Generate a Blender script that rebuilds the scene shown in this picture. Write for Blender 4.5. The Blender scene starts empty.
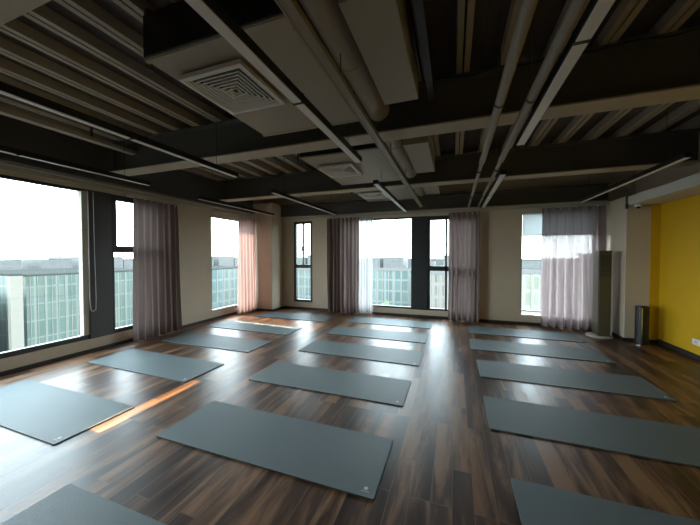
import bpy, bmesh, math, random
from mathutils import Vector, Matrix
random.seed(7)
sc = bpy.context.scene
COL = sc.collection
PI = math.pi

# ------------------------------------------------------------------ materials
def mat(name, color, rough=0.6, metal=0.0, spec=0.5, noise=0.0, nscale=6.0, bump=0.0, bscale=40.0):
    m = bpy.data.materials.new(name); m.use_nodes = True
    nt = m.node_tree; b = nt.nodes['Principled BSDF']
    b.inputs['Base Color'].default_value = (*color, 1)
    b.inputs['Roughness'].default_value = rough
    b.inputs['Metallic'].default_value = metal
    b.inputs['Specular IOR Level'].default_value = spec
    tc = nt.nodes.new('ShaderNodeTexCoord')
    if noise > 0:
        n = nt.nodes.new('ShaderNodeTexNoise'); n.inputs['Scale'].default_value = nscale
        n.inputs['Detail'].default_value = 5
        nt.links.new(tc.outputs['Object'], n.inputs['Vector'])
        mx = nt.nodes.new('ShaderNodeMix'); mx.data_type = 'RGBA'
        mx.inputs[6].default_value = (*[c*(1-noise) for c in color], 1)
        mx.inputs[7].default_value = (*[min(1, c*(1+noise)) for c in color], 1)
        nt.links.new(n.outputs['Fac'], mx.inputs[0])
        nt.links.new(mx.outputs[2], b.inputs['Base Color'])
    if bump > 0:
        n2 = nt.nodes.new('ShaderNodeTexNoise'); n2.inputs['Scale'].default_value = bscale
        nt.links.new(tc.outputs['Object'], n2.inputs['Vector'])
        bp = nt.nodes.new('ShaderNodeBump'); bp.inputs['Strength'].default_value = bump
        bp.inputs['Distance'].default_value = 0.01
        nt.links.new(n2.outputs['Fac'], bp.inputs['Height'])
        nt.links.new(bp.outputs['Normal'], b.inputs['Normal'])
    return m

def wood_floor():
    m = bpy.data.materials.new('walnut_laminate'); m.use_nodes = True
    nt = m.node_tree; N = nt.nodes; L = nt.links; b = N['Principled BSDF']
    tc = N.new('ShaderNodeTexCoord')
    mp = N.new('ShaderNodeMapping'); mp.inputs['Rotation'].default_value = (0, 0, PI/2)
    L.new(tc.outputs['Object'], mp.inputs['Vector'])
    br = N.new('ShaderNodeTexBrick'); br.offset = 0.37; br.offset_frequency = 3
    br.inputs['Scale'].default_value = 1
    br.inputs['Brick Width'].default_value = 0.9; br.inputs['Row Height'].default_value = 0.125
    br.inputs['Mortar Size'].default_value = 0.0026; br.inputs['Mortar Smooth'].default_value = 0.3
    br.inputs['Bias'].default_value = 0.0
    br.inputs['Color1'].default_value = (0, 0, 0, 1); br.inputs['Color2'].default_value = (1, 1, 1, 1)
    br.inputs['Mortar'].default_value = (0.5, 0.5, 0.5, 1)
    L.new(mp.outputs['Vector'], br.inputs['Vector'])
    # grain, stretched along the boards
    mp2 = N.new('ShaderNodeMapping'); mp2.inputs['Scale'].default_value = (11, 1.5, 11)
    L.new(tc.outputs['Object'], mp2.inputs['Vector'])
    off = N.new('ShaderNodeVectorMath'); off.operation = 'MULTIPLY_ADD'
    off.inputs[1].default_value = (9, 9, 9)
    L.new(br.outputs['Color'], off.inputs[0]); L.new(mp2.outputs['Vector'], off.inputs[2])
    n = N.new('ShaderNodeTexNoise'); n.inputs['Scale'].default_value = 1.0; n.inputs['Detail'].default_value = 8
    n.inputs['Roughness'].default_value = 0.62; n.inputs['Distortion'].default_value = 0.6
    L.new(off.outputs['Vector'], n.inputs['Vector'])
    # broad patches along a board
    n3 = N.new('ShaderNodeTexNoise'); n3.inputs['Scale'].default_value = 0.55; n3.inputs['Detail'].default_value = 4
    L.new(off.outputs['Vector'], n3.inputs['Vector'])
    ad = N.new('ShaderNodeMath'); ad.operation = 'MULTIPLY_ADD'; ad.inputs[1].default_value = 0.2
    sp = N.new('ShaderNodeSeparateColor'); L.new(br.outputs['Color'], sp.inputs[0])
    L.new(sp.outputs[0], ad.inputs[0])
    ml = N.new('ShaderNodeMath'); ml.operation = 'MULTIPLY'; ml.inputs[1].default_value = 0.74
    avg = N.new('ShaderNodeMath'); avg.operation = 'ADD'
    L.new(n.outputs['Fac'], avg.inputs[0]); L.new(n3.outputs['Fac'], avg.inputs[1])
    L.new(avg.outputs[0], ml.inputs[0]); L.new(ml.outputs[0], ad.inputs[2])
    cr = N.new('ShaderNodeValToRGB')
    e = cr.color_ramp.elements
    e[0].position = 0.60; e[0].color = (0.022, 0.010, 0.006, 1)
    e[1].position = 1.02; e[1].color = (0.23, 0.115, 0.056, 1)
    x = e.new(0.82); x.color = (0.064, 0.029, 0.0155, 1)
    L.new(ad.outputs[0], cr.inputs['Fac'])
    mx = N.new('ShaderNodeMix'); mx.data_type = 'RGBA'
    mx.inputs[7].default_value = (0.13, 0.085, 0.055, 1)
    L.new(cr.outputs['Color'], mx.inputs[6]); L.new(br.outputs['Fac'], mx.inputs[0])
    L.new(mx.outputs[2], b.inputs['Base Color'])
    b.inputs['Specular IOR Level'].default_value = 0.34
    mr = N.new('ShaderNodeMapRange'); mr.inputs['From Min'].default_value = 0.3; mr.inputs['From Max'].default_value = 0.7
    mr.inputs['To Min'].default_value = 0.30; mr.inputs['To Max'].default_value = 0.42
    L.new(n.outputs['Fac'], mr.inputs['Value']); L.new(mr.outputs['Result'], b.inputs['Roughness'])
    bp = N.new('ShaderNodeBump'); bp.inputs['Strength'].default_value = 0.12; bp.inputs['Distance'].default_value = 0.003
    bp.invert = False
    sub = N.new('ShaderNodeMath'); sub.operation = 'SUBTRACT'
    L.new(n.outputs['Fac'], sub.inputs[0]); L.new(br.outputs['Fac'], sub.inputs[1])
    L.new(sub.outputs[0], bp.inputs['Height']); L.new(bp.outputs['Normal'], b.inputs['Normal'])
    return m

def glass_mat():
    m = bpy.data.materials.new('window_glass'); m.use_nodes = True
    nt = m.node_tree; N = nt.nodes; L = nt.links
    N.remove(N['Principled BSDF']); out = N['Material Output']
    t = N.new('ShaderNodeBsdfTransparent'); t.inputs[0].default_value = (0.93, 0.97, 0.96, 1)
    g = N.new('ShaderNodeBsdfGlossy'); g.inputs['Roughness'].default_value = 0.02
    lw = N.new('ShaderNodeLayerWeight'); pw = N.new('ShaderNodeMath'); pw.operation = 'POWER'; pw.inputs[1].default_value = 5
    L.new(lw.outputs['Facing'], pw.inputs[0])
    f = N.new('ShaderNodeMath'); f.operation = 'MULTIPLY_ADD'; f.inputs[1].default_value = 0.9; f.inputs[2].default_value = 0.03
    L.new(pw.outputs[0], f.inputs[0])
    mx = N.new('ShaderNodeMixShader')
    L.new(f.outputs[0], mx.inputs[0]); L.new(t.outputs[0], mx.inputs[1]); L.new(g.outputs[0], mx.inputs[2])
    L.new(mx.outputs[0], out.inputs['Surface'])
    return m

def fabric(name, color, trans, open_=0.0, tcol=None):
    """cloth: part diffuse, part translucent, optionally open weave"""
    m = bpy.data.materials.new(name); m.use_nodes = True
    nt = m.node_tree; N = nt.nodes; L = nt.links
    N.remove(N['Principled BSDF']); out = N['Material Output']
    d = N.new('ShaderNodeBsdfDiffuse'); t = N.new('ShaderNodeBsdfTranslucent')
    tc = N.new('ShaderNodeTexCoord'); mp = N.new('ShaderNodeMapping'); mp.inputs['Scale'].default_value = (60, 60, 2)
    L.new(tc.outputs['Object'], mp.inputs[0])
    n = N.new('ShaderNodeTexNoise'); n.inputs['Scale'].default_value = 1.5; L.new(mp.outputs[0], n.inputs['Vector'])
    c = N.new('ShaderNodeMix'); c.data_type = 'RGBA'
    c.inputs[6].default_value = (*[v*0.85 for v in color], 1); c.inputs[7].default_value = (*[min(1, v*1.12) for v in color], 1)
    L.new(n.outputs['Fac'], c.inputs[0]); L.new(c.outputs[2], d.inputs['Color'])
    if tcol: t.inputs['Color'].default_value = (*tcol, 1)
    else: L.new(c.outputs[2], t.inputs['Color'])
    mx = N.new('ShaderNodeMixShader'); mx.inputs[0].default_value = trans
    L.new(d.outputs[0], mx.inputs[1]); L.new(t.outputs[0], mx.inputs[2])
    last = mx
    if open_ > 0:
        tr = N.new('ShaderNodeBsdfTransparent'); m2 = N.new('ShaderNodeMixShader'); m2.inputs[0].default_value = open_
        L.new(mx.outputs[0], m2.inputs[1]); L.new(tr.outputs[0], m2.inputs[2]); last = m2
    L.new(last.outputs[0], out.inputs['Surface'])
    return m

def facade(name, c1, c2, mortar, w, h, ms, rough=0.5, axis='x'):
    """window grid of a building seen far away; axis = the horizontal direction of the facade"""
    m = bpy.data.materials.new(name); m.use_nodes = True
    nt = m.node_tree; N = nt.nodes; L = nt.links; b = N['Principled BSDF']
    tc = N.new('ShaderNodeTexCoord'); sp = N.new('ShaderNodeSeparateXYZ'); L.new(tc.outputs['Object'], sp.inputs[0])
    cb = N.new('ShaderNodeCombineXYZ')
    a = N.new('ShaderNodeMath'); a.operation = 'ADD'
    L.new(sp.outputs[0], a.inputs[0]); L.new(sp.outputs[1], a.inputs[1])
    L.new(a.outputs[0], cb.inputs[0]); L.new(sp.outputs[2], cb.inputs[1])
    br = N.new('ShaderNodeTexBrick'); br.offset = 0.0
    br.inputs['Scale'].default_value = 1; br.inputs['Brick Width'].default_value = w; br.inputs['Row Height'].default_value = h
    br.inputs['Mortar Size'].default_value = ms; br.inputs['Mortar Smooth'].default_value = 0.0
    br.inputs['Color1'].default_value = (*c1, 1); br.inputs['Color2'].default_value = (*c2, 1); br.inputs['Mortar'].default_value = (*mortar, 1)
    L.new(cb.outputs[0], br.inputs['Vector']); L.new(br.outputs['Color'], b.inputs['Base Color'])
    b.inputs['Roughness'].default_value = rough; b.inputs['Specular IOR Level'].default_value = 0.2
    return m

M = {}
M['floor'] = wood_floor()
M['wall'] = mat('warm_grey_wall_paint', (0.56, 0.475, 0.36), 0.85, noise=0.04, bump=0.05, bscale=120)
M['yellow'] = mat('mustard_yellow_wall_paint', (0.64, 0.37, 0.004), 0.6, noise=0.04, bump=0.05, bscale=120)
M['white_paint'] = mat('off_white_bulkhead_paint', (0.6, 0.58, 0.52), 0.8, noise=0.03)
M['back'] = mat('grey_back_wall_paint', (0.12, 0.11, 0.10), 0.85, noise=0.04)
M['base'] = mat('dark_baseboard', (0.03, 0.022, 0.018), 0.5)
M['frame'] = mat('dark_grey_aluminium', (0.03, 0.031, 0.033), 0.42, metal=0.0, noise=0.08)
M['frame2'] = mat('charcoal_window_post', (0.06, 0.06, 0.058), 0.5, noise=0.08)
M['sill'] = mat('white_window_sill', (0.62, 0.6, 0.55), 0.5, noise=0.03)
M['trim'] = mat('beige_painted_trim', (0.42, 0.38, 0.30), 0.7, noise=0.04)
M['glass'] = glass_mat()
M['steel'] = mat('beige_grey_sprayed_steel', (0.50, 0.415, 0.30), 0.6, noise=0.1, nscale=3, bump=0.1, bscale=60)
M['web'] = mat('sprayed_steel_painted_shade', (0.108, 0.098, 0.082), 0.65, noise=0.12, nscale=3, bump=0.1, bscale=60)  # same steel as the flanges, shade put into a darker colour
M['edge'] = mat('dark_grey_edge_beam_paint', (0.082, 0.077, 0.068), 0.6, noise=0.1, nscale=3)
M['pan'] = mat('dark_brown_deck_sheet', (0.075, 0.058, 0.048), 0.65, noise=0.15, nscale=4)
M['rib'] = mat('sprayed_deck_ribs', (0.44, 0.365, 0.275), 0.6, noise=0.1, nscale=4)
M['duct'] = mat('beige_duct_paint', (0.40, 0.335, 0.245), 0.55, noise=0.07, nscale=3)
M['pipe'] = mat('sprayed_pipe_paint', (0.32, 0.27, 0.205), 0.5, noise=0.08, nscale=4)
M['black'] = mat('black_powder_coated_metal', (0.012, 0.012, 0.013), 0.4)
M['diff'] = mat('unlit_white_diffuser', (0.86, 0.82, 0.78), 0.45, noise=0.02)
M['ventw'] = mat('off_white_vent_metal', (0.8, 0.76, 0.68), 0.4, noise=0.03)
M['mat'] = mat('grey_blue_mat_rubber', (0.096, 0.12, 0.121), 0.55, spec=0.35, noise=0.07, nscale=5, bump=0.25, bscale=260)
M['logo'] = mat('pale_print_on_mat', (0.42, 0.47, 0.5), 0.5)
M['cur'] = fabric('mauve_grey_curtain_cloth', (0.27, 0.205, 0.19), 0.18)
M['curpink'] = fabric('thin_pink_grey_curtain_cloth', (0.42, 0.33, 0.31), 0.45, tcol=(0.54, 0.37, 0.34))
M['cursheer'] = fabric('thin_mauve_curtain_cloth', (0.28, 0.22, 0.21), 0.5, 0.05, tcol=(0.31, 0.24, 0.235))
M['sheer'] = fabric('white_sheer_cloth', (0.45, 0.42, 0.41), 0.5, 0.06)
M['blind'] = fabric('pale_grey_roller_blind', (0.55, 0.58, 0.58), 0.55, 0.08)
M['beige_plastic'] = mat('beige_plastic_housing', (0.10, 0.088, 0.055), 0.4, noise=0.03)
M['beige_plastic2'] = mat('pale_plastic_trim', (0.5, 0.47, 0.4), 0.4)
M['chrome'] = mat('brushed_metal', (0.55, 0.55, 0.55), 0.25, metal=1.0)
M['white_plastic'] = mat('white_plastic', (0.75, 0.74, 0.72), 0.35)
M['cord'] = mat('white_bead_chain', (0.6, 0.6, 0.58), 0.4)
M['lens'] = mat('black_lens', (0.008, 0.008, 0.01), 0.1)
M['ground'] = mat('hazy_city_ground', (0.04, 0.042, 0.04), 1.0, spec=0.0, noise=0.2, nscale=0.05)

# ------------------------------------------------------------------ mesh helpers
def link(name, bm, m, parent=None, smooth=False):
    me = bpy.data.meshes.new(name)
    bmesh.ops.recalc_face_normals(bm, faces=bm.faces)
    bm.to_mesh(me); bm.free()
    me.materials.append(m)
    if smooth:
        for p in me.polygons: p.use_smooth = True
    o = bpy.data.objects.new(name, me); COL.objects.link(o)
    if parent: o.parent = parent
    return o

def box(bm, x0, x1, y0, y1, z0, z1, bev=0.0):
    r = bmesh.ops.create_cube(bm, size=1)
    vs = r['verts']
    for v in vs:
        v.co = Vector((x0 + (v.co.x+.5)*(x1-x0), y0 + (v.co.y+.5)*(y1-y0), z0 + (v.co.z+.5)*(z1-z0)))
    if bev > 0:
        es = list({e for v in vs for e in v.link_edges})
        bmesh.ops.bevel(bm, geom=es, offset=bev, segments=2, affect='EDGES', profile=0.6)

def B(*boxes, bev=0.0):
    bm = bmesh.new()
    for b in boxes: box(bm, *b, bev=bev)
    return bm

def tube(bm, p0, p1, r, seg=16, r2=None):
    p0, p1 = Vector(p0), Vector(p1); d = p1-p0
    rt = d.to_track_quat('Z', 'Y').to_matrix().to_4x4()
    bmesh.ops.create_cone(bm, cap_ends=True, segments=seg, radius1=r, radius2=r if r2 is None else r2, depth=d.length,
                          matrix=Matrix.Translation((p0+p1)/2) @ rt)

def lathe(bm, prof, cx=0, cy=0, seg=28):
    rings = []
    for r, z in prof:
        rings.append([bm.verts.new((cx+r*math.cos(2*PI*i/seg), cy+r*math.sin(2*PI*i/seg), z)) for i in range(seg)])
    for a, b in zip(rings, rings[1:]):
        for i in range(seg):
            bm.faces.new((a[i], a[(i+1) % seg], b[(i+1) % seg], b[i]))
    for rg in (rings[0], rings[-1]):
        try: bm.faces.new(rg)
        except Exception: pass

def empty(name, label, cat, loc=(0, 0, 0), group=None, rz=0):
    o = bpy.data.objects.new(name, None); COL.objects.link(o)
    o.location = loc; o.rotation_euler = (0, 0, rz); o.empty_display_size = 0.1
    o['label'] = label; o['category'] = cat
    if group: o['group'] = group
    return o

def tag(o, label, cat, group=None):
    o['label'] = label; o['category'] = cat
    if group: o['group'] = group
    return o

def struct(name, bm, m, parent=None, label=None):
    o = link(name, bm, m, parent)
    if not parent: o['kind'] = 'structure'
    if label: o['label'] = label
    return o

def copy_tree(src, parent=None):
    c = src.copy(); COL.objects.link(c)
    if parent: c.parent = parent
    for ch in list(src.children): copy_tree(ch, c)
    return c

# ------------------------------------------------------------------ room shell
XL, XR, YF, YB, ZC = -5.35, 3.32, 7.22, -2.6, 3.34
T = 0.22
struct('floor', B((XL-T, XR+T, YB-T, YF+T, -0.2, 0)), M['floor'], label='dark walnut plank floor running towards the far windows')

def pierced(axis, a0, a1, plane0, plane1, holes, z1=ZC):
    """wall slab along an axis with rectangular holes (u0,u1,z0,z1)"""
    us = sorted({a0, a1, *[h[0] for h in holes], *[h[1] for h in holes]})
    zs = sorted({0.0, z1, *[h[2] for h in holes], *[h[3] for h in holes]})
    bm = bmesh.new()
    for i in range(len(us)-1):
        run = None
        for j in range(len(zs)-1):
            uc, zc = (us[i]+us[i+1])/2, (zs[j]+zs[j+1])/2
            inh = any(h[0] < uc < h[1] and h[2] < zc < h[3] for h in holes)
            if not inh:
                run = (run[0], zs[j+1]) if run else (zs[j], zs[j+1])
            if inh or j == len(zs)-2:
                if run:
                    if axis == 'y': box(bm, plane0, plane1, us[i], us[i+1], *run)
                    else: box(bm, us[i], us[i+1], plane0, plane1, *run)
                run = None
    return bm

HL = [(-0.35, 4.02, 0.20, 2.53), (5.30, 6.62, 0.20, 2.45)]
struct('wall_left', pierced('y', YB-T, YF+T, XL-T, XL, HL), M['wall'], label='warm grey wall with the tall corner windows')
HF = [(-4.29, -3.70, 0.20, 2.47), (-2.75, 0.42, 0.19, 2.46), (1.37, 2.72, 0.19, 2.44)]
struct('wall_far', pierced('x', XL, XR+T, YF, YF+T, HF), M['wall'], label='warm grey far wall with three windows')
struct('wall_right', B((XR, XR+T, YB-T, 6.47, 0, ZC), (3.19, XR, 6.464, 6.4695, 0.05, 2.39)), M['yellow'], label='mustard yellow wall')
struct('wall_right_far_end', B((XR, XR+T, 6.47, YF, 0, ZC)), M['wall'])
struct('wall_back', B((XL, XR, YB-T, YB, 0, ZC)), M['back'])
struct('wall_pillar_left', B((XL, -4.64, 6.68, YF, 0, 2.95), bev=0.03), M['wall'], label='beige pillar in the far left corner')
struct('wall_pillar_right', B((2.86, XR, 6.47, YF, 0, 2.56)), M['wall'], label='beige pillar beside the yellow wall')
struct('trim_bulkhead_right', B((2.87, XR, YB, 6.47, 2.39, 2.54)), M['white_paint'], label='off white bulkhead over the yellow wall')
struct('wall_upper_right', B((3.2, XR, YB, 6.47, 2.54, ZC)), M['wall'])

# ceiling deck: dark sheet with pairs of pale ribs
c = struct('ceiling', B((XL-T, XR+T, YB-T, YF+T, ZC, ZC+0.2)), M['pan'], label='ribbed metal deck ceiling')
bm = bmesh.new()
x = -5.14
while x < 3.3:
    for s in (-1, 1):
        xa, xb = (x-0.056, x-0.009) if s < 0 else (x+0.009, x+0.056)
        vs = [bm.verts.new(p) for p in ((xa, YB, 3.25), (xb, YB, 3.25), (xb+(0.0 if s < 0 else .008), YB, ZC), (xa-(0.008 if s < 0 else 0), YB, ZC))]
        ve = [bm.verts.new((v.co.x, YF, v.co.z)) for v in vs]
        for i in range(4):
            bm.faces.new((vs[i], vs[(i+1) % 4], ve[(i+1) % 4], ve[i]))
        bm.faces.new(vs); bm.faces.new(ve)
    x += 0.372
link('deck_ribs', bm, M['rib'], c)

# baseboards
struct('baseboard_left', B((XL, XL+0.012, YB, 6.68, 0, 0.045)), M['base'])
struct('baseboard_pillar', B((-4.64, -4.628, 6.668, YF, 0, 0.05), (XL, -4.628, 6.668, 6.68, 0, 0.05)), M['base'])
struct('baseboard_far', B((-4.628, 2.86, YF-0.012, YF, 0, 0.06)), M['base'])
struct('baseboard_right', B((XR-0.014, XR, YB, 6.458, 0, 0.075)), M['base'])
struct('baseboard_column', B((2.848, 2.86, 6.458, YF-.012, 0, 0.05), (2.848, XR-.014, 6.458, 6.47, 0, 0.05)), M['base'])

# trims over the windows
struct('trim_left', B((XL, XL+0.05, YB, 6.68, 2.58, 2.64), (XL, XL+0.09, YB, 6.68, 2.64, 2.665), bev=0.006), M['trim'])
struct('trim_far', B((-4.64, 2.86, YF-0.05, YF, 2.53, 2.58), (-4.64, 2.86, YF-0.12, YF, 2.58, 2.605), bev=0.006), M['trim'])

# ------------------------------------------------------------------ windows
def pane(bm, axis, plane, u0, u1, z0, z1):
    if axis == 'y': box(bm, plane-0.004, plane+0.004, u0, u1, z0, z1)
    else: box(bm, u0, u1, plane-0.004, plane+0.004, z0, z1)

def bars(axis, items, d0, d1, bev=0.004):
    """items (u0,u1,z0,z1); d0,d1 = depth range"""
    bm = bmesh.new()
    for u0, u1, z0, z1 in items:
        if axis == 'y': box(bm, d0, d1, u0, u1, z0, z1, bev=bev)
        else: box(bm, u0, u1, d0, d1, z0, z1, bev=bev)
    return bm

def window(name, axis, frames, panes, d0, d1, post=None, sashes=(), sill=None, label=None, fm='frame', pm='frame2'):
    fr = link(name, bars(axis, frames, d0, d1), M[fm]); fr['kind'] = 'structure'
    if label: fr['label'] = label
    for p in panes:
        b = bmesh.new(); pane(b, axis, (d0+d1)/2, *p); link('pane', b, M['glass'], fr)
    if post:
        pd0, pd1 = (d0, d1+0.03) if axis == 'y' else (d0-0.03, d1)
        link('post', bars(axis, post, pd0, pd1, 0.006), M[pm], fr)
    for s in sashes:
        link('sash', bars(axis, s, d0-0.01 if axis == 'x' else d0, d1 if axis == 'x' else d1+0.01), M['frame'], fr)
    if sill:
        link('window_sill', B(sill, bev=0.004), M['sill'], fr)
    return fr

def ring(u0, u1, z0, z1, w):
    return [(u0, u0+w, z0, z1), (u1-w, u1, z0, z1), (u0+w, u1-w, z0, z0+w), (u0+w, u1-w, z1-w, z1)]

d0, d1 = XL-0.10, XL-0.02
w1 = window('window_1', 'y',
       [(-0.35, 4.02, 0.20, 0.27), (-0.35, 2.87, 2.49, 2.53), (3.19, 4.02, 2.44, 2.53), (-0.35, -0.29, 0.27, 2.49), (3.96, 4.02, 0.27, 2.44)],
       [(-0.29, 2.80, 0.27, 2.49), (3.24, 3.96, 0.27, 2.44)], d0, d1,
       post=[(2.88, 3.20, 0.20, 2.53)],
       sashes=[[(3.20, 3.24, 0.27, 2.44), (3.24, 3.96, 1.56, 1.67), (3.24, 3.29, 1.67, 2.44)],
               ], label='large clear window with charcoal post and narrow side light')
link('side_jamb', B((d0, d1+0.01, 2.80, 2.88, 0.27, 2.50)), M['trim'], w1)
w2 = window('window_2', 'y', ring(5.30, 6.62, 0.20, 2.45, 0.035), [(5.335, 6.585, 0.235, 2.415)], d0, d1,
       sill=(XL-0.10, XL+0.03, 5.28, 6.64, 0.20, 0.235), label='window beside the pink curtain', fm='trim')
fy0, fy1 = YF+0.02, YF+0.10
w3 = window('window_3', 'x', ring(-4.29, -3.70, 0.20, 2.47, 0.07) + [(-4.22, -3.77, 1.16, 1.26), (-4.015, -3.975, 1.26, 2.40)],
       [(-4.22, -3.77, 0.27, 1.16), (-4.22, -3.77, 1.26, 2.40)], fy0, fy1,
       label='narrow dark framed window near the left corner')
link('handle', B((-4.03, -4.0, YF-0.02, YF+0.02, 1.62, 1.78), bev=0.004), M['black'], w3)
w4 = window('window_4', 'x',
       ring(-2.75, 0.42, 0.19, 2.46, 0.045)[:2] + [(-2.7, 0.38, 0.19, 0.235), (-2.7, -0.98, 2.42, 2.46), (-0.61, 0.38, 2.36, 2.46)],
       [(-2.7, -1.0, 0.235, 2.42), (-0.56, 0.38, 0.23, 1.16), (-0.56, 0.38, 1.26, 2.36)], fy0, fy1,
       post=[(-0.99, -0.60, 0.19, 2.46)],
       sashes=[[(-0.60, -0.54, 0.235, 2.36), (-0.54, 0.38, 1.14, 1.26), (-0.20, -0.15, 0.235, 2.36)]],
       label='wide window between two mauve curtains with charcoal post', pm='frame')
w5 = window('window_5', 'x', ring(1.37, 2.72, 0.19, 2.44, 0.03) + [(1.40, 2.69, 0.29, 0.315)], [(1.40, 2.69, 0.315, 2.41)], fy0, fy1,
       sill=(1.375, 2.715, YF-0.03, YF+0.10, 0.19, 0.225), label='window with the half lowered roller blind', fm='trim')

# roller blind, far right window
rb = empty('roller_blind', 'pale grey roller blind pulled partly down in the far right window', 'blind', (2.04, YF+0.01, 1.95))
b = bmesh.new(); box(b, -0.64, 0.64, -0.001, 0.001, 0, 0.46); link('blind_fabric', b, M['blind'], rb)
b = B((-0.64, 0.64, -0.008, 0.006, -0.02, 0.0)); link('bottom_bar', b, M['steel'], rb)
b = bmesh.new(); tube(b, (-0.65, -0.0, 0.462), (0.65, -0.0, 0.462), 0.012); link('roller', b, M['white_plastic'], rb)
# bead chain, left window
b = bmesh.new()
pts = [(0, 0, 2.5)] + [(0, 0, z) for z in (1.6, 0.85)] + [(0, 0.012*1, 0.66), (0, 0.045, 0.63), (0, 0.08, 0.66), (0, 0.085, 0.85), (0, 0.075, 1.6), (0, 0.07, 2.5)]
for p, q in zip(pts, pts[1:]): tube(b, p, q, 0.0045, 8)
ch = link('blind_chain', b, M['cord']); ch.location = (XL+0.035, 2.86, 0)
tag(ch, 'thin white looped blind chain hanging against the left charcoal window post', 'blind chain')

# ------------------------------------------------------------------ curtains
def curtain_bm(axis, u0, u1, plane, z0, z1, folds, amp=0.045, seed=1, gather=0.0):
    rnd = random.Random(seed); bm = bmesh.new()
    nu, nz = folds*10, 14
    ph = [rnd.uniform(0.45, 1.45) for _ in range(folds+2)]
    off = [rnd.uniform(-0.8, 0.8) for _ in range(folds+2)]
    grid = []
    for j in range(nz+1):
        tz = j/nz; z = z0+(z1-z0)*tz; row = []
        for i in range(nu+1):
            t = i/nu; k = t*folds; ki = int(min(k, folds-1e-6)); fr = k-ki
            a = amp*(ph[ki]*(1-fr)+ph[ki+1]*fr)*(1.0-0.35*tz)
            d = a*math.sin(2*PI*k + off[ki]*(1-fr)+off[ki+1]*fr + 0.5*(1-tz)*math.sin(k*1.7+seed))
            uc = (u0+u1)/2; wob = 0.012*math.sin(5*tz+ki*2.1+seed)
            spread = 1 + gather*(0.5-tz)
            u = uc + (u0+(u1-u0)*t-uc)*spread + wob*(1-tz)
            if tz > 0.965: d *= 0.55
            zz = z + (0.006*math.sin(k*9) if j == 0 else 0)
            row.append(bm.verts.new((plane+d, u, zz) if axis == 'y' else (u, plane+d, zz)))
        grid.append(row)
    for j in range(nz):
        for i in range(nu):
            bm.faces.new((grid[j][i], grid[j][i+1], grid[j+1][i+1], grid[j+1][i]))
    return bm

def curtain(label, axis, u0, u1, plane, z0, z1, folds, m, **kw):
    loc = (plane, (u0+u1)/2, z0) if axis == 'y' else ((u0+u1)/2, plane, z0)
    r = empty('curtain', label, 'curtain', loc)
    o = link('curtain_cloth', curtain_bm(axis, u0, u1, plane, z0, z1, folds, **kw), m, r, smooth=True)
    o.location = (-loc[0], -loc[1], -loc[2])
    n = max(4, folds)
    for i in range(n):
        h = bmesh.new()
        u = u0+(u1-u0)*(i+0.5)/n
        if axis == 'y': box(h, plane-0.012, plane+0.012, u-0.008, u+0.008, z1-0.05, z1+0.013)
        else: box(h, u-0.008, u+0.008, plane-0.012, plane+0.012, z1-0.05, z1+0.013)
        o2 = link('curtain_hook', h, M['trim'], r); o2.location = o.location
    return r

def rail(axis, u0, u1, plane, z, label):
    b = B((plane-0.015, plane+0.015, u0, u1, z, z+0.025)) if axis == 'y' else B((u0, u1, plane-0.015, plane+0.015, z, z+0.025))
    n = 5
    for i in range(n):
        u = u0+(u1-u0)*(i+0.5)/n
        if axis == 'y': box(b, XL, plane, u-.012, u+.012, z+.005, z+.02)
        else: box(b, u-.012, u+.012, plane, YF, z+.005, z+.02)
    return tag(link('curtain_rail', b, M['trim']), label, 'curtain rail')

curtain('mauve grey pleated curtain beside the big left window', 'y', 3.42, 4.28, XL+0.19, 0.03, 2.50, 7, M['cur'], amp=0.085, seed=3, gather=0.08)
curtain('sunlit pink curtain over the second left window near the corner pillar', 'y', 5.96, 6.66, XL+0.19, 0.03, 2.50, 6, M['curpink'], amp=0.075, seed=5)
curtain('mauve grey pleated curtain between the narrow window and the middle window', 'x', -3.17, -2.28, YF-0.18, 0.03, 2.49, 8, M['cur'], amp=0.08, seed=8)
curtain('white sheer curtain hanging at the left edge of the middle window', 'x', -2.29, -1.92, YF-0.16, 0.03, 2.49, 5, M['sheer'], amp=0.03, seed=9)
curtain('mauve grey pleated curtain right of the charcoal post of the middle window', 'x', -0.12, 0.54, YF-0.18, 0.03, 2.49, 6, M['cur'], amp=0.08, seed=12)
curtain('thin see-through mauve curtain over the far right window behind the air conditioner', 'x', 1.71, 2.80, YF-0.18, 0.03, 2.49, 8, M['cursheer'], amp=0.085, seed=15)
rail('y', 3.3, 4.3, XL+0.17, 2.52, 'curtain rail above the curtain by the big left window')
rail('y', 5.2, 6.66, XL+0.17, 2.52, 'curtain rail above the pink curtain')
rail('x', -3.25, 0.6, YF-0.17, 2.505, 'long curtain rail above the middle window of the far wall')
rail('x', 1.3, 2.85, YF-0.17, 2.505, 'curtain rail above the far right window')

# ------------------------------------------------------------------ ceiling structure
def ibeam(y, label, x0=XL+.19, x1=3.2, zb=2.80, zt=3.25, w=0.25):
    r = empty('ceiling_beam', label, 'beam', (0, y, zb), 'steel ceiling beams')
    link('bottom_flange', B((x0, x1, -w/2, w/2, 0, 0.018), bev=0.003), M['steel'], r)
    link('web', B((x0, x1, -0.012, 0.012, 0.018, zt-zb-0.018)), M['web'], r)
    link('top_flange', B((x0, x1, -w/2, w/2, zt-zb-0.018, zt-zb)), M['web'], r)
    return r
ibeam(3.14, 'grey steel ceiling beam in front, crossing behind the nearest square air vent')
ibeam(5.50, 'grey steel ceiling beam farther back, nearer the far windows')
ibeam(0.78, 'grey steel ceiling beam nearest the camera, showing only in the top left corner')
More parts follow.
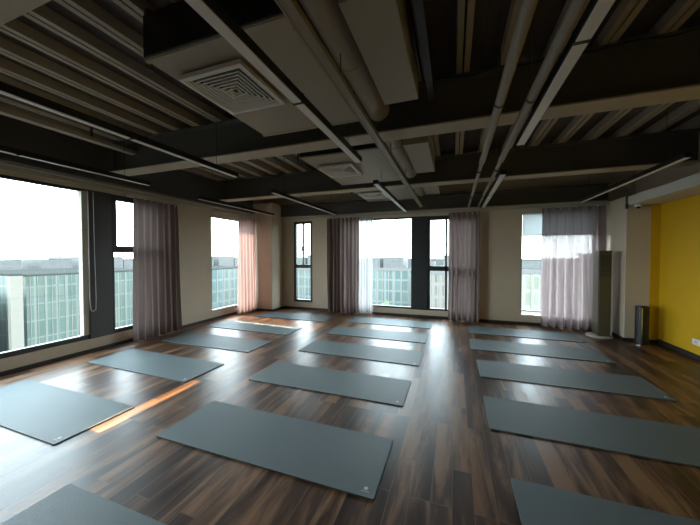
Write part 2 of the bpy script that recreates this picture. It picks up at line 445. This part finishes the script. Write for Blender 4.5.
# far and left edge beams
b = tag(link('edge_beam', B((XL+0.001, 2.86, YF-0.09, YF-0.001, 2.605, 2.90), (XL+0.001, 2.86, YF-0.19, YF-0.001, 2.90, 2.915)), M['edge']), 'dark flat edge beam along the top of the far window wall', 'beam')
b = tag(link('edge_beam', B((XL+0.001, XL+0.10, YB+.01, 6.67, 2.70, 3.249), (XL+0.001, XL+0.19, YB+.01, 6.67, 2.666, 2.70)), M['edge']), 'dark edge beam running above the left windows', 'beam')
r = empty('cable_tray', 'beige metal tray under the deck above the left pendant lights', 'cable tray', (-4.66, YB+.05, 3.06))
link('tray_channel', B((-0.05, 0.05, 0, 3.12-YB-.05, 0, 0.012), (-0.05, -0.042, 0, 3.12-YB-.05, 0.012, 0.05), (0.042, 0.05, 0, 3.12-YB-.05, 0.012, 0.05)), M['steel'], r)
for yy in (0.95, 2.5): link('hanger', B((-0.01, 0.01, yy-YB, yy-YB+0.03, 0.012, 0.189)), M['edge'], r)

# long boxed air ducts and square vents
def vent(y0, label, x0=-1.93, s=0.56, zf=2.80):
    r = empty('air_vent', label, 'air vent', (x0+s/2, y0+s/2, zf), 'square ceiling air vents')
    h = s/2; w = 0.028
    link('vent_frame', B((-h, h, -h, -h+w, 0, 0.035), (-h, h, h-w, h, 0, 0.035), (-h, -h+w, -h+w, h-w, 0, 0.03), (h-w, h, -h+w, h-w, 0, 0.03), bev=0.002), M['ventw'], r)
    for k in range(7):
        a = h-w-0.004-k*0.033; bb = a-0.018
        if bb < 0.012: break
        bm = bmesh.new()
        # sloped square louvre ring: low outer edge, high inner edge
        o = [(a, a), (-a, a), (-a, -a), (a, -a)]; i_ = [(bb, bb), (-bb, bb), (-bb, -bb), (bb, -bb)]
        prof = [(a, 0.002), (a-0.010, 0.002), (a-0.018, 0.028), (a-0.020, 0.028), (a-0.012, 0.004), (a, 0.004)]
        rings = [[bm.verts.new((sx*q_, sy*q_, z_)) for sx, sy in ((1, 1), (-1, 1), (-1, -1), (1, -1))] for q_, z_ in prof if q_ > 0.001]
        for A_, B_ in zip(rings, rings[1:]+rings[:1]):
            for q in range(4):
                bm.faces.new((A_[q], A_[(q+1) % 4], B_[(q+1) % 4], B_[q]))
        link('louvre', bm, M['ventw'], r)
    link('vent_back', B((-h+w, h-w, -h+w, h-w, 0.034, 0.044)), M['black'], r)
    return r

bays = [(1.42, 2.80, 1.62, 'in the nearest ceiling bay'), (3.55, 5.2, 3.94, 'in the middle ceiling bay'), (5.78, 7.0, 5.86, 'in the farthest ceiling bay')]
for i, (ya, yb, yv, where) in enumerate(bays):
    r = empty('air_duct_box', 'wide boxed beige air duct carrying the square vent ' + where, 'air duct', (-1.46, ya, 2.85), 'wide duct boxes')
    link('duct_casing', B((-0.555, 0.555, 0.012, yb-ya, 0, 0.30), bev=0.006), M['duct'], r)
    for yy in (0.02, yb-ya-0.05):
        link('duct_flange', B((-0.568, 0.568, yy, yy+0.03, -0.005, 0.305)), M['duct'], r)
    link('end_shade_face', B((-0.55, 0.55, 0, 0.012, 0.01, 0.29)), M['black'], r)  # black face added to paint shade on the near end of the duct
    for sx, yy in ((-0.60, 0.08), (0.572, 0.10), (-0.59, yb-ya-0.2), (0.572, yb-ya-0.2)):
        wd = 0.022 if sx == -0.60 else 0.008
        link('hanger', B((sx-wd, sx+wd*0.5, yy-wd, yy+wd, -0.02, 0.40)), M['edge'], r)
    vent(yv, 'square louvred ceiling air vent ' + where, s=0.56 if i == 0 else 0.54)
    # slim box and round duct
    ys, ye = ya+0.06, yb-0.2 if i == 0 else yb-0.3
    r = empty('slim_duct', 'narrow flat beige duct right of the round duct ' + where, 'air duct', (-0.45, ys, 2.86), 'narrow flat ducts')
    link('duct_casing', B((-0.15, 0.15, 0, ye-ys, 0, 0.24), bev=0.008), M['duct'], r)
    for sx, yy in ((-0.1, 0.2), (0.1, 0.2), (-0.1, ye-ys-0.2), (0.1, ye-ys-0.2)):
        link('hanger', B((sx-0.008, sx+0.008, yy-0.008, yy+0.008, 0.239, 0.40)), M['edge'], r)
for i, (ya, yb, where) in enumerate([(-2.0, 2.98, 'in the nearest ceiling bay'), (3.3, 5.34, 'in the middle ceiling bay'), (5.66, 7.1, 'in the farthest ceiling bay')]):
    r = empty('round_duct', 'round beige ventilation duct ' + where, 'air duct', (-0.75, ya, 3.02), 'round ducts')
    b = bmesh.new(); tube(b, (0, 0, 0), (0, yb-ya, 0), 0.115, 32); link('duct_tube', b, M['duct'], r, smooth=False)
    yy = 0.8 if i == 0 else 0.5
    while yy < yb-ya-0.1:
        b = bmesh.new(); tube(b, (0, yy, 0), (0, yy+0.03, 0), 0.121, 32); yy += 1.1
        link('duct_joint', b, M['duct'], r)
    b = bmesh.new(); box(b, -0.008, 0.008, (yb-ya)*.6, (yb-ya)*.6+.02, 0.11, 0.23); link('hanger', b, M['edge'], r)

# rail / trunking along the lights
r = empty('cable_trunking', 'long beige cable trunking hanging just right of the ceiling light near the vents', 'cable trunking', (-0.72, YB+.05, 2.63))
Ltr = 6.90-(YB+.05)
link('trunking_channel', B((-0.026, 0.026, 0, Ltr, 0, 0.03), bev=0.004), M['pipe'], r)
for sx in (-0.034, 0.024): link('trunking_lip', B((sx, sx+0.01, 0, Ltr, -0.004, 0.034)), M['pipe'], r)
for yy in (0.4, 1.9, 3.6, 4.75, 6.6):
    b = bmesh.new(); tube(b, (-.03+.0, yy-(YB+.05), 0.03), (-.03, yy-(YB+.05), 0.274), 0.004, 8); link('hanger_rod', b, M['edge'], r)

def pipe(x, label, ythick, r_thin=0.021, r_thick=0.032):
    rt = empty('ceiling_pipe', label, 'pipe', (x, YB, 2.60))
    b = bmesh.new(); tube(b, (0, 0.02, 0), (0, YF-YB-0.13, 0), r_thin, 20); link('pipe_tube', b, M['pipe'], rt, smooth=False)
    b = bmesh.new(); tube(b, (0, 0.02, 0), (0, ythick-YB, 0), r_thick, 20); link('pipe_sleeve', b, M['pipe'], rt)
    for yy in (1.0, 2.35, 4.1, 5.8):
        b = bmesh.new(); tube(b, (0, yy-YB, 0.0), (0, yy-YB, 0.649), 0.005, 8); tube(b, (0, yy-YB-.012, 0), (0, yy-YB+.012, 0), r_thick+0.004, 20)
        link('pipe_clamp', b, M['edge'], rt)
    return rt
pipe(0.30, 'beige sprinkler pipe, left one of the pair of ceiling pipes', 3.75)
pipe(0.50, 'beige sprinkler pipe, right one of the pair beside the pendant light', 3.75)
# dark conduits at the deck
for k, xx in enumerate((0.21,)):
    b = bmesh.new(); tube(b, (xx, YB+.02, 3.242), (xx, 3.0, 3.242), 0.007, 8)
    tag(link('conduit', b, M['black']), 'thin black cable running under the deck left of the pipes', 'cable')
b = bmesh.new(); pts = []
for i in range(30):
    xx = -0.25+i*0.07; pts.append((xx, 2.99, 3.215+0.012*math.sin(i*0.9)))
for p, q in zip(pts, pts[1:]): tube(b, p, q, 0.008, 6)
tag(link('loose_cable', b, M['black']), 'slack black cable along the top of the front ceiling beam', 'cable')
tag(link('duct_shade_plate', B((-0.24, -0.18, 0.9, 2.9, 2.98, 3.249), bev=0.003), M['base']), 'dark plate added as shade right of the narrow flat duct in the nearest bay', 'shade plate')  # dark slab added for the shadow side of the duct

# ------------------------------------------------------------------ pendant lights
def pendant(x, y0, y1, label, z=2.55, w=0.075, rz=0.0, drops=(0.699, 0.699)):
    L_ = y1-y0
    r = empty('linear_light', label, 'ceiling light', (x, y0, z), 'black linear pendant lights', rz)
    link('housing', B((-w/2, w/2, 0, L_, 0.006, 0.062), bev=0.003), M['black'], r)
    dm = [(-w/2+0.006, w/2-0.006, 0.01, L_/2-0.012, 0, 0.012), (-w/2+0.006, w/2-0.006, L_/2+0.012, L_-0.01, 0, 0.012)]
    for d in dm: link('diffuser', B(d, bev=0.002), M['diff'], r)
    link('joiner', B((-w/2-0.002, w/2+0.002, L_/2-0.012, L_/2+0.012, -0.001, 0.064)), M['black'], r)
    for yy, drop in zip((0.35, L_-0.35), drops):
        b = bmesh.new(); tube(b, (0, yy, 0.06), (0, yy, drop), 0.0025, 6); link('hanging_wire', b, M['black'], r)
    return r
F = 'pendant light in the front row, '
Bk = 'pendant light in the back row, '
pendant(-1.02, 0.43, 3.14, 'unlit linear ' + F + 'running past the nearest square vent', drops=(0.249, 0.299))
pendant(0.585, 0.33, 3.17, 'unlit linear ' + F + 'right of the two ceiling pipes')
pendant(-2.75, 0.45, 3.17, 'unlit linear ' + F + 'under the pale deck ribs at left', w=0.06)
pendant(-4.30, 0.30, 3.10, 'unlit linear ' + F + 'closest to the big left window', w=0.05)
pendant(-1.09, 4.14, 6.95, 'unlit linear ' + Bk + 'ending above the middle window', drops=(0.299, 0.299))
pendant(0.59, 4.22, 6.98, 'unlit linear ' + Bk + 'right beside the ceiling pipes')
pendant(-2.86, 4.14, 6.89, 'unlit linear ' + Bk + 'left one, ending above the mauve curtain', w=0.06)
pendant(-4.46, 4.12, 6.5, 'unlit linear ' + Bk + 'nearest the pink curtain', w=0.05)
pendant(2.35, 4.16, 6.95, 'unlit linear ' + Bk + 'nearest the yellow wall', w=0.06)

# ------------------------------------------------------------------ yoga mats
def mat_mesh(L_=1.865, W=0.62, H=0.009, r=0.012):
    bm = bmesh.new(); pts = []
    for cx, cy, a0 in ((L_/2-r, W/2-r, 0), (-L_/2+r, W/2-r, 90), (-L_/2+r, -W/2+r, 180), (L_/2-r, -W/2+r, 270)):
        for k in range(5):
            a = math.radians(a0+k*22.5); pts.append((cx+r*math.cos(a), cy+r*math.sin(a)))
    lo = [bm.verts.new((x_, y_, 0)) for x_, y_ in pts]; hi = [bm.verts.new((x_, y_, H)) for x_, y_ in pts]
    bm.faces.new(hi); bm.faces.new(lo[::-1])
    for i in range(len(pts)):
        j = (i+1) % len(pts); bm.faces.new((lo[i], lo[j], hi[j], hi[i]))
    return bm
proto = empty('yoga_mat', 'x', 'yoga mat')
link('mat_sheet', mat_mesh(), M['mat'], proto)
b = bmesh.new()   # small printed emblem by the corner
lathe(b, [(0.014, 0.0), (0.014, 0.0006)], 0.865, -0.245, 20)
lathe(b, [(0.009, 0.0), (0.009, 0.0009)], 0.865, -0.245, 5)
box(b, 0.84, 0.89, -0.272, -0.268, 0, 0.0006)
lg = link('printed_emblem', b, M['logo'], proto); lg.location = (0, 0, 0.009)
mats = [
 (-3.90, 1.645, 0.2, 'grey blue yoga mat below the big left window, crossed by the left picture edge'),
 (-3.92, 2.86, -0.6, 'grey blue yoga mat in front of the curtain beside the big left window'),
 (-3.92, 3.97, 0.4, 'grey blue yoga mat in the left column, third from the front'),
 (-3.90, 5.04, -0.5, 'grey blue yoga mat in the left column with the bright sun streak'),
 (-3.72, 6.27, 1.0, 'grey blue yoga mat in the left column farthest back, by the corner pillar'),
 (-1.43, 0.83, 0.0, 'grey blue yoga mat cut off by the bottom left edge of the picture'),
 (-1.385, 2.0, 0.0, 'grey blue yoga mat in the middle column, largest fully visible one, pale corner emblem'),
 (-1.40, 3.17, 0.2, 'grey blue yoga mat in the middle column, directly behind the large front one'),
 (-1.37, 4.31, -0.3, 'grey blue yoga mat in the middle column, third one fully visible from the front'),
 (-1.38, 5.39, 0.3, 'grey blue yoga mat in the middle column, second from the far window wall'),
 (-1.37, 6.45, 0.0, 'grey blue yoga mat in the middle column, farthest back under the wide window'),
 (1.30, 1.86, 0.0, 'dark grey blue yoga mat cut off by the bottom right edge of the picture'),
 (1.235, 3.05, 0.0, 'grey blue yoga mat in the right column cut off by the right picture edge'),
 (1.25, 4.22, 0.6, 'grey blue yoga mat in the right column, third from the far wall'),
 (1.20, 5.32, 0.0, 'grey blue yoga mat in the right column, second from the far wall'),
 (1.22, 6.36, 0.0, 'grey blue yoga mat in the right column, farthest back below the roller blind'),
]
for i, (x_, y_, a, lab) in enumerate(mats):
    o = proto if i == 0 else copy_tree(proto)
    o.location = (x_, y_, 0.0005); o.rotation_euler = (0, 0, math.radians(a))
    o['label'] = lab; o['group'] = 'yoga mats in three columns on the floor'

# ------------------------------------------------------------------ air conditioner tower
r = empty('air_conditioner', 'tall slim beige floor standing air conditioner in front of the far right curtain', 'air conditioner', (2.605, 6.66, 0))
link('body', B((-0.105, 0.105, -0.12, 0.13, 0.03, 1.60), bev=0.018), M['beige_plastic'], r)
link('front_panel', B((-0.093, 0.078, -0.132, -0.118, 0.10, 1.05), bev=0.004), M['beige_plastic'], r)
link('edge_strip', B((0.084, 0.1, -0.132, -0.11, 0.05, 1.58), bev=0.004), M['beige_plastic2'], r)
gr = link('outlet_grille', B((-0.085, 0.078, -0.126, -0.116, 1.12, 1.52)), M['frame'], r)
b = bmesh.new()
for k in range(12): box(b, -0.085, 0.078, -0.134, -0.126, 1.13+k*0.033, 1.145+k*0.033)
link('louvre', b, M['beige_plastic'], gr)
b = bmesh.new()
lathe(b, [(0.20, 0.0), (0.20, 0.012), (0.185, 0.028), (0.16, 0.03)], -0.04, 0.0, 36)
link('base', b, M['beige_plastic2'], r)

# ------------------------------------------------------------------ slim bin
r = empty('waste_bin', 'slim tall black metal bin standing by the right pillar', 'bin', (2.99, 6.24, 0))
b = bmesh.new(); lathe(b, [(0.086, 0.012), (0.088, 0.03), (0.088, 0.63), (0.082, 0.63), (0.082, 0.03)], 0, 0, 32); link('bin_body', b, M['black'], r, smooth=False)
b = bmesh.new(); lathe(b, [(0.09, 0.63), (0.092, 0.64), (0.09, 0.655), (0.074, 0.655), (0.074, 0.63)], 0, 0, 32); link('rim', b, M['black'], r)
b = bmesh.new(); lathe(b, [(0.09, 0.0), (0.09, 0.014), (0.08, 0.02)], 0, 0, 32); link('base_ring', b, M['chrome'], r)
b = B((-0.052, -0.034, -0.094, -0.07, 0.03, 0.63), bev=0.003); link('highlight_strip', b, M['chrome'], r)  # bright strip added in place of the vertical highlight on the bin

# ------------------------------------------------------------------ socket, camera, conduit
r = empty('wall_socket', 'white double power socket low on the yellow wall', 'socket', (XR, 5.55, 0.25))
link('cover_plate', B((-0.009, 0, -0.15, 0.15, -0.043, 0.043), bev=0.003), M['white_plastic'], r)
for yy in (-0.075, 0.075):
    b = bmesh.new()
    box(b, -0.0105, -0.008, yy-0.018, yy-0.012, -0.012, 0.006); box(b, -0.0105, -0.008, yy+0.012, yy+0.018, -0.012, 0.006); box(b, -0.0105, -0.008, yy-0.003, yy+0.003, 0.010, 0.022)
    link('socket_holes', b, M['black'], r)
r = empty('security_camera', 'small white dome security camera under the bulkhead beside the right pillar', 'security camera', (2.965, 6.36, 2.3905))
b = bmesh.new(); lathe(b, [(0.055, 0.0), (0.055, -0.025), (0.05, -0.04), (0.036, -0.05)], 0, 0, 28); link('camera_body', b, M['white_plastic'], r, smooth=False)
b = bmesh.new(); bmesh.ops.create_uvsphere(b, u_segments=20, v_segments=12, radius=0.034, matrix=Matrix.Translation((0, 0, -0.045))); link('lens_dome', b, M['lens'], r, smooth=True)
b = bmesh.new(); tube(b, (2.845, 6.46, 2.40), (2.845, 6.46, 2.70), 0.012, 12); box(b, 2.83, 2.869, 6.44, 6.469, 2.33, 2.41)
tag(link('wall_conduit', b, M['edge']), 'short dark conduit with a box on the edge of the right pillar', 'conduit')

# ------------------------------------------------------------------ the city outside
def building(label, x0, x1, y0, y1, z1, m, zb=-50, roof=True, fins=None, group=None):
    r = empty('building', label, 'building', ((x0+x1)/2, (y0+y1)/2, zb), group)
    cx, cy = (x0+x1)/2, (y0+y1)/2
    link('facade', B((x0-cx, x1-cx, y0-cy, y1-cy, 0, z1-zb)), m, r)
    link('roof', B((x0-cx, x1-cx, y0-cy, y1-cy, z1-zb, z1-zb+0.3)), M['roofing'], r)
    if roof: link('parapet', B((x0-cx-.15, x1-cx+.15, y0-cy-.15, y0-cy+.15, z1-zb, z1-zb+0.8), (x1-cx-.15, x1-cx+.15, y0-cy+.15, y1-cy+.15, z1-zb, z1-zb+0.8)), M['concrete'], r)
    if fins:
        ax, n, wd = fins; b = bmesh.new()
        for i in range(n):
            if ax == 'y':
                yy = y0-cy+(i+.5)*(y1-y0)/n; box(b, x1-cx, x1-cx+0.12, yy-wd/2, yy+wd/2, 0, z1-zb)
            else:
                xx = x0-cx+(i+.5)*(x1-x0)/n; box(b, xx-wd/2, xx+wd/2, y0-cy-0.12, y0-cy, 0, z1-zb)
        link('facade_fins', b, M['pale'], r)
    return r
M['roofing'] = mat('grey_roofing', (0.038, 0.039, 0.037), 1.0, spec=0.0)
M['concrete'] = mat('pale_concrete', (0.085, 0.083, 0.078), 0.8)
M['pale'] = mat('pale_cream_render', (0.135, 0.122, 0.10), 0.8)
M['teal'] = facade('teal_glass_grid', (0.045, 0.070, 0.060), (0.068, 0.088, 0.076), (0.105, 0.115, 0.10), 1.3, 2.6, 0.12)
M['teal2'] = facade('pale_teal_grid', (0.05, 0.08, 0.078), (0.075, 0.10, 0.094), (0.12, 0.13, 0.12), 2.2, 3.0, 0.25)
M['tan'] = facade('tan_window_grid', (0.07, 0.065, 0.055), (0.11, 0.10, 0.085), (0.13, 0.12, 0.11), 1.6, 3.0, 0.35)
M['green'] = facade('green_cream_grid', (0.11, 0.115, 0.085), (0.15, 0.15, 0.12), (0.17, 0.165, 0.15), 1.4, 3.0, 0.3)
M['haze'] = facade('hazy_grey_grid', (0.07, 0.072, 0.07), (0.078, 0.08, 0.078), (0.085, 0.085, 0.082), 6, 4, 0.6)
M['redroof'] = mat('faded_red_roof', (0.6, 0.3, 0.26), 0.8)
M['tree'] = mat('pale_green_foliage', (0.07, 0.09, 0.05), 0.9, noise=0.3, nscale=0.6)
building('teal glass office block with pale vertical fins outside the big left window', -85, -60, 24.3, 46, -1.6, M['teal'], roof=False, fins=('y', 26, 0.06))
building('cream pier of a building outside the left edge of the big left window', -60.4, -59.6, 22.5, 23.8, -1.4, M['pale'], roof=False)
building('grey blue glass slab at the left edge of the big left window', -75, -62, 4, 22.0, -4.5, M['teal2'])
building('low cream block in front of the teal office block', -58, -46, 22, 34, -13.0, M['pale'], roof=False)
building('pale teal tower outside the second left window', -85, -60, 50, 80, -2.2, M['teal2'], roof=False, fins=('y', 12, 0.25))
building('pale grey green block outside the narrow far window', -52, -37, 80, 95, -3.0, M['teal2'], fins=('x', 7, 0.25))
building('teal striped glass block outside the wide middle window', -30, -10.6, 78, 92, -2.6, M['teal2'], fins=('x', 11, 0.25))
building('tan grey apartment block outside the narrow pane of the middle window', -9, 2, 70, 84, -2.8, M['tan'], fins=('x', 7, 0.25))
building('cream green apartment block outside the far right window', 11, 32, 62, 80, -1.8, M['green'], fins=('x', 12, 0.3))
rnd = random.Random(4)
k = 0
for i in range(11):     # hazy skyline
    y = 100+i*30; k += 1
    building('pale hazy building on the skyline beyond the left windows', -330-rnd.uniform(0, 30), -300, y, y+rnd.uniform(18, 32), rnd.uniform(-4, 2.0), M['haze'], roof=False, group='hazy skyline to the left')
for i in range(12):
    x = -190+i*30
    building('pale hazy building on the skyline beyond the far windows', x, x+rnd.uniform(16, 28), 300, 330, rnd.uniform(-5, 3.5), M['haze'], roof=False, group='hazy skyline ahead')
o = tag(link('city_ground', B((-6000, 4000, -500, 6000, -50.5, -50)), M['ground']), 'pale hazy city ground far below the windows', 'ground')
o['kind'] = 'structure'
for i, (tx, ty) in enumerate(((-11.5, 58), (-15.0, 67), (14, 46), (21, 52))):
    b = bmesh.new(); bmesh.ops.create_icosphere(b, subdivisions=3, radius=2.3)
    for v in b.verts: v.co *= 1+0.3*math.sin(v.co.x*3+i)*math.cos(v.co.y*2.7)*math.sin(v.co.z*3.1+1)+0.05*math.sin(v.co.x*9)*math.cos(v.co.z*8)
    t = empty('tree', ['pale green treetop low in the middle window, nearer one', 'pale green treetop low in the middle window, farther one', 'pale green treetop low in the far right window, left one', 'pale green treetop low in the far right window, right one'][i], 'tree', (tx, ty, -50))
    c_ = link('crown', b, M['tree'], t); c_.location = (0, 0, 37.8); c_.scale = (1, 1, 1.2)
    b = bmesh.new(); tube(b, (0, 0, 0), (0, 0, 36), 0.5, 10, 0.25); link('trunk', b, M['concrete'], t)

# ------------------------------------------------------------------ light
w = bpy.data.worlds.new('World'); sc.world = w; w.use_nodes = True
nt = w.node_tree; bg = nt.nodes['Background']
tc = nt.nodes.new('ShaderNodeTexCoord'); sp = nt.nodes.new('ShaderNodeSeparateXYZ'); cr = nt.nodes.new('ShaderNodeValToRGB')
nt.links.new(tc.outputs['Generated'], sp.inputs[0]); nt.links.new(sp.outputs[2], cr.inputs[0]); nt.links.new(cr.outputs[0], bg.inputs[0])
e = cr.color_ramp.elements
e[0].position = 0.0; e[0].color = (0.88, 0.95, 1.0, 1)
e[1].position = 0.6; e[1].color = (0.66, 0.80, 0.94, 1)
x = e.new(0.15); x.color = (0.82, 0.91, 0.98, 1)
bg.inputs[1].default_value = 12

def portal(loc, rot, sx, sy):
    l = bpy.data.lights.new('window_portal', 'AREA'); l.shape = 'RECTANGLE'; l.size = sx; l.size_y = sy
    l.cycles.is_portal = True
    o = bpy.data.objects.new('window_portal', l); COL.objects.link(o); o.location = loc; o.rotation_euler = rot
portal((XL-0.26, 1.83, 1.36), (0, -PI/2, 0), 2.4, 4.5)
portal((XL-0.26, 5.96, 1.33), (0, -PI/2, 0), 2.3, 1.4)
portal((-4.0, YF+0.26, 1.33), (-PI/2, 0, 0), 0.7, 2.4)
portal((-1.16, YF+0.26, 1.33), (-PI/2, 0, 0), 3.3, 2.4)
portal((2.04, YF+0.26, 1.33), (-PI/2, 0, 0), 1.5, 2.4)

def sunbeam(target, alt, az_dy, sx, sy, power, color, dist=9.0):
    """narrow parallel beam: sunlight thrown in by the glass facade opposite"""
    d = Vector((1, az_dy, 0)).normalized(); d = Vector((d.x*math.cos(alt), d.y*math.cos(alt), -math.sin(alt)))
    l = bpy.data.lights.new('sun_glint', 'AREA'); l.shape = 'RECTANGLE'; l.size = sx; l.size_y = sy
    l.spread = math.radians(0.2); l.energy = power; l.color = color
    o = bpy.data.objects.new('sun_glint', l); COL.objects.link(o)
    o.location = Vector(target)-d*dist
    z = -d; xax = Vector((-d.y, d.x, 0)).normalized(); yax = z.cross(xax)
    o.rotation_euler = Matrix((xax, yax, z)).transposed().to_euler()
a40 = math.radians(40)
sunbeam((-2.895, 2.10, 0), a40, 0.0, 1.06, 0.085, 5.5, (1.0, 0.6, 0.24), 5.0)
sunbeam((-5.2, 6.0, 1.4), a40, -0.07, 1.25, 1.9, 32, (1.0, 0.80, 0.66))
sunbeam((-3.9, 5.24, 0), a40, -0.06, 0.09, 1.2, 5, (1.0, 0.85, 0.6))

# ------------------------------------------------------------------ camera
cd = bpy.data.cameras.new('camera'); cam = bpy.data.objects.new('camera', cd); COL.objects.link(cam)
cd.sensor_width = 36; cd.lens = 290/700*36; cd.clip_start = 0.05; cd.clip_end = 12000
cam.location = (0, 0, 1.5)
cam.rotation_euler = (PI/2-math.atan(6.5/290), 0, math.atan(104/290))
sc.camera = cam
vs = sc.view_settings
vs.view_transform = 'Standard'; vs.look = 'None'; vs.exposure = 0.46; vs.gamma = 1.0; vs.use_curve_mapping = False
sc.cycles.use_denoising = True
sc.cycles.max_bounces = 10; sc.cycles.diffuse_bounces = 6; sc.cycles.transparent_max_bounces = 12
sc.cycles.sample_clamp_indirect = 8
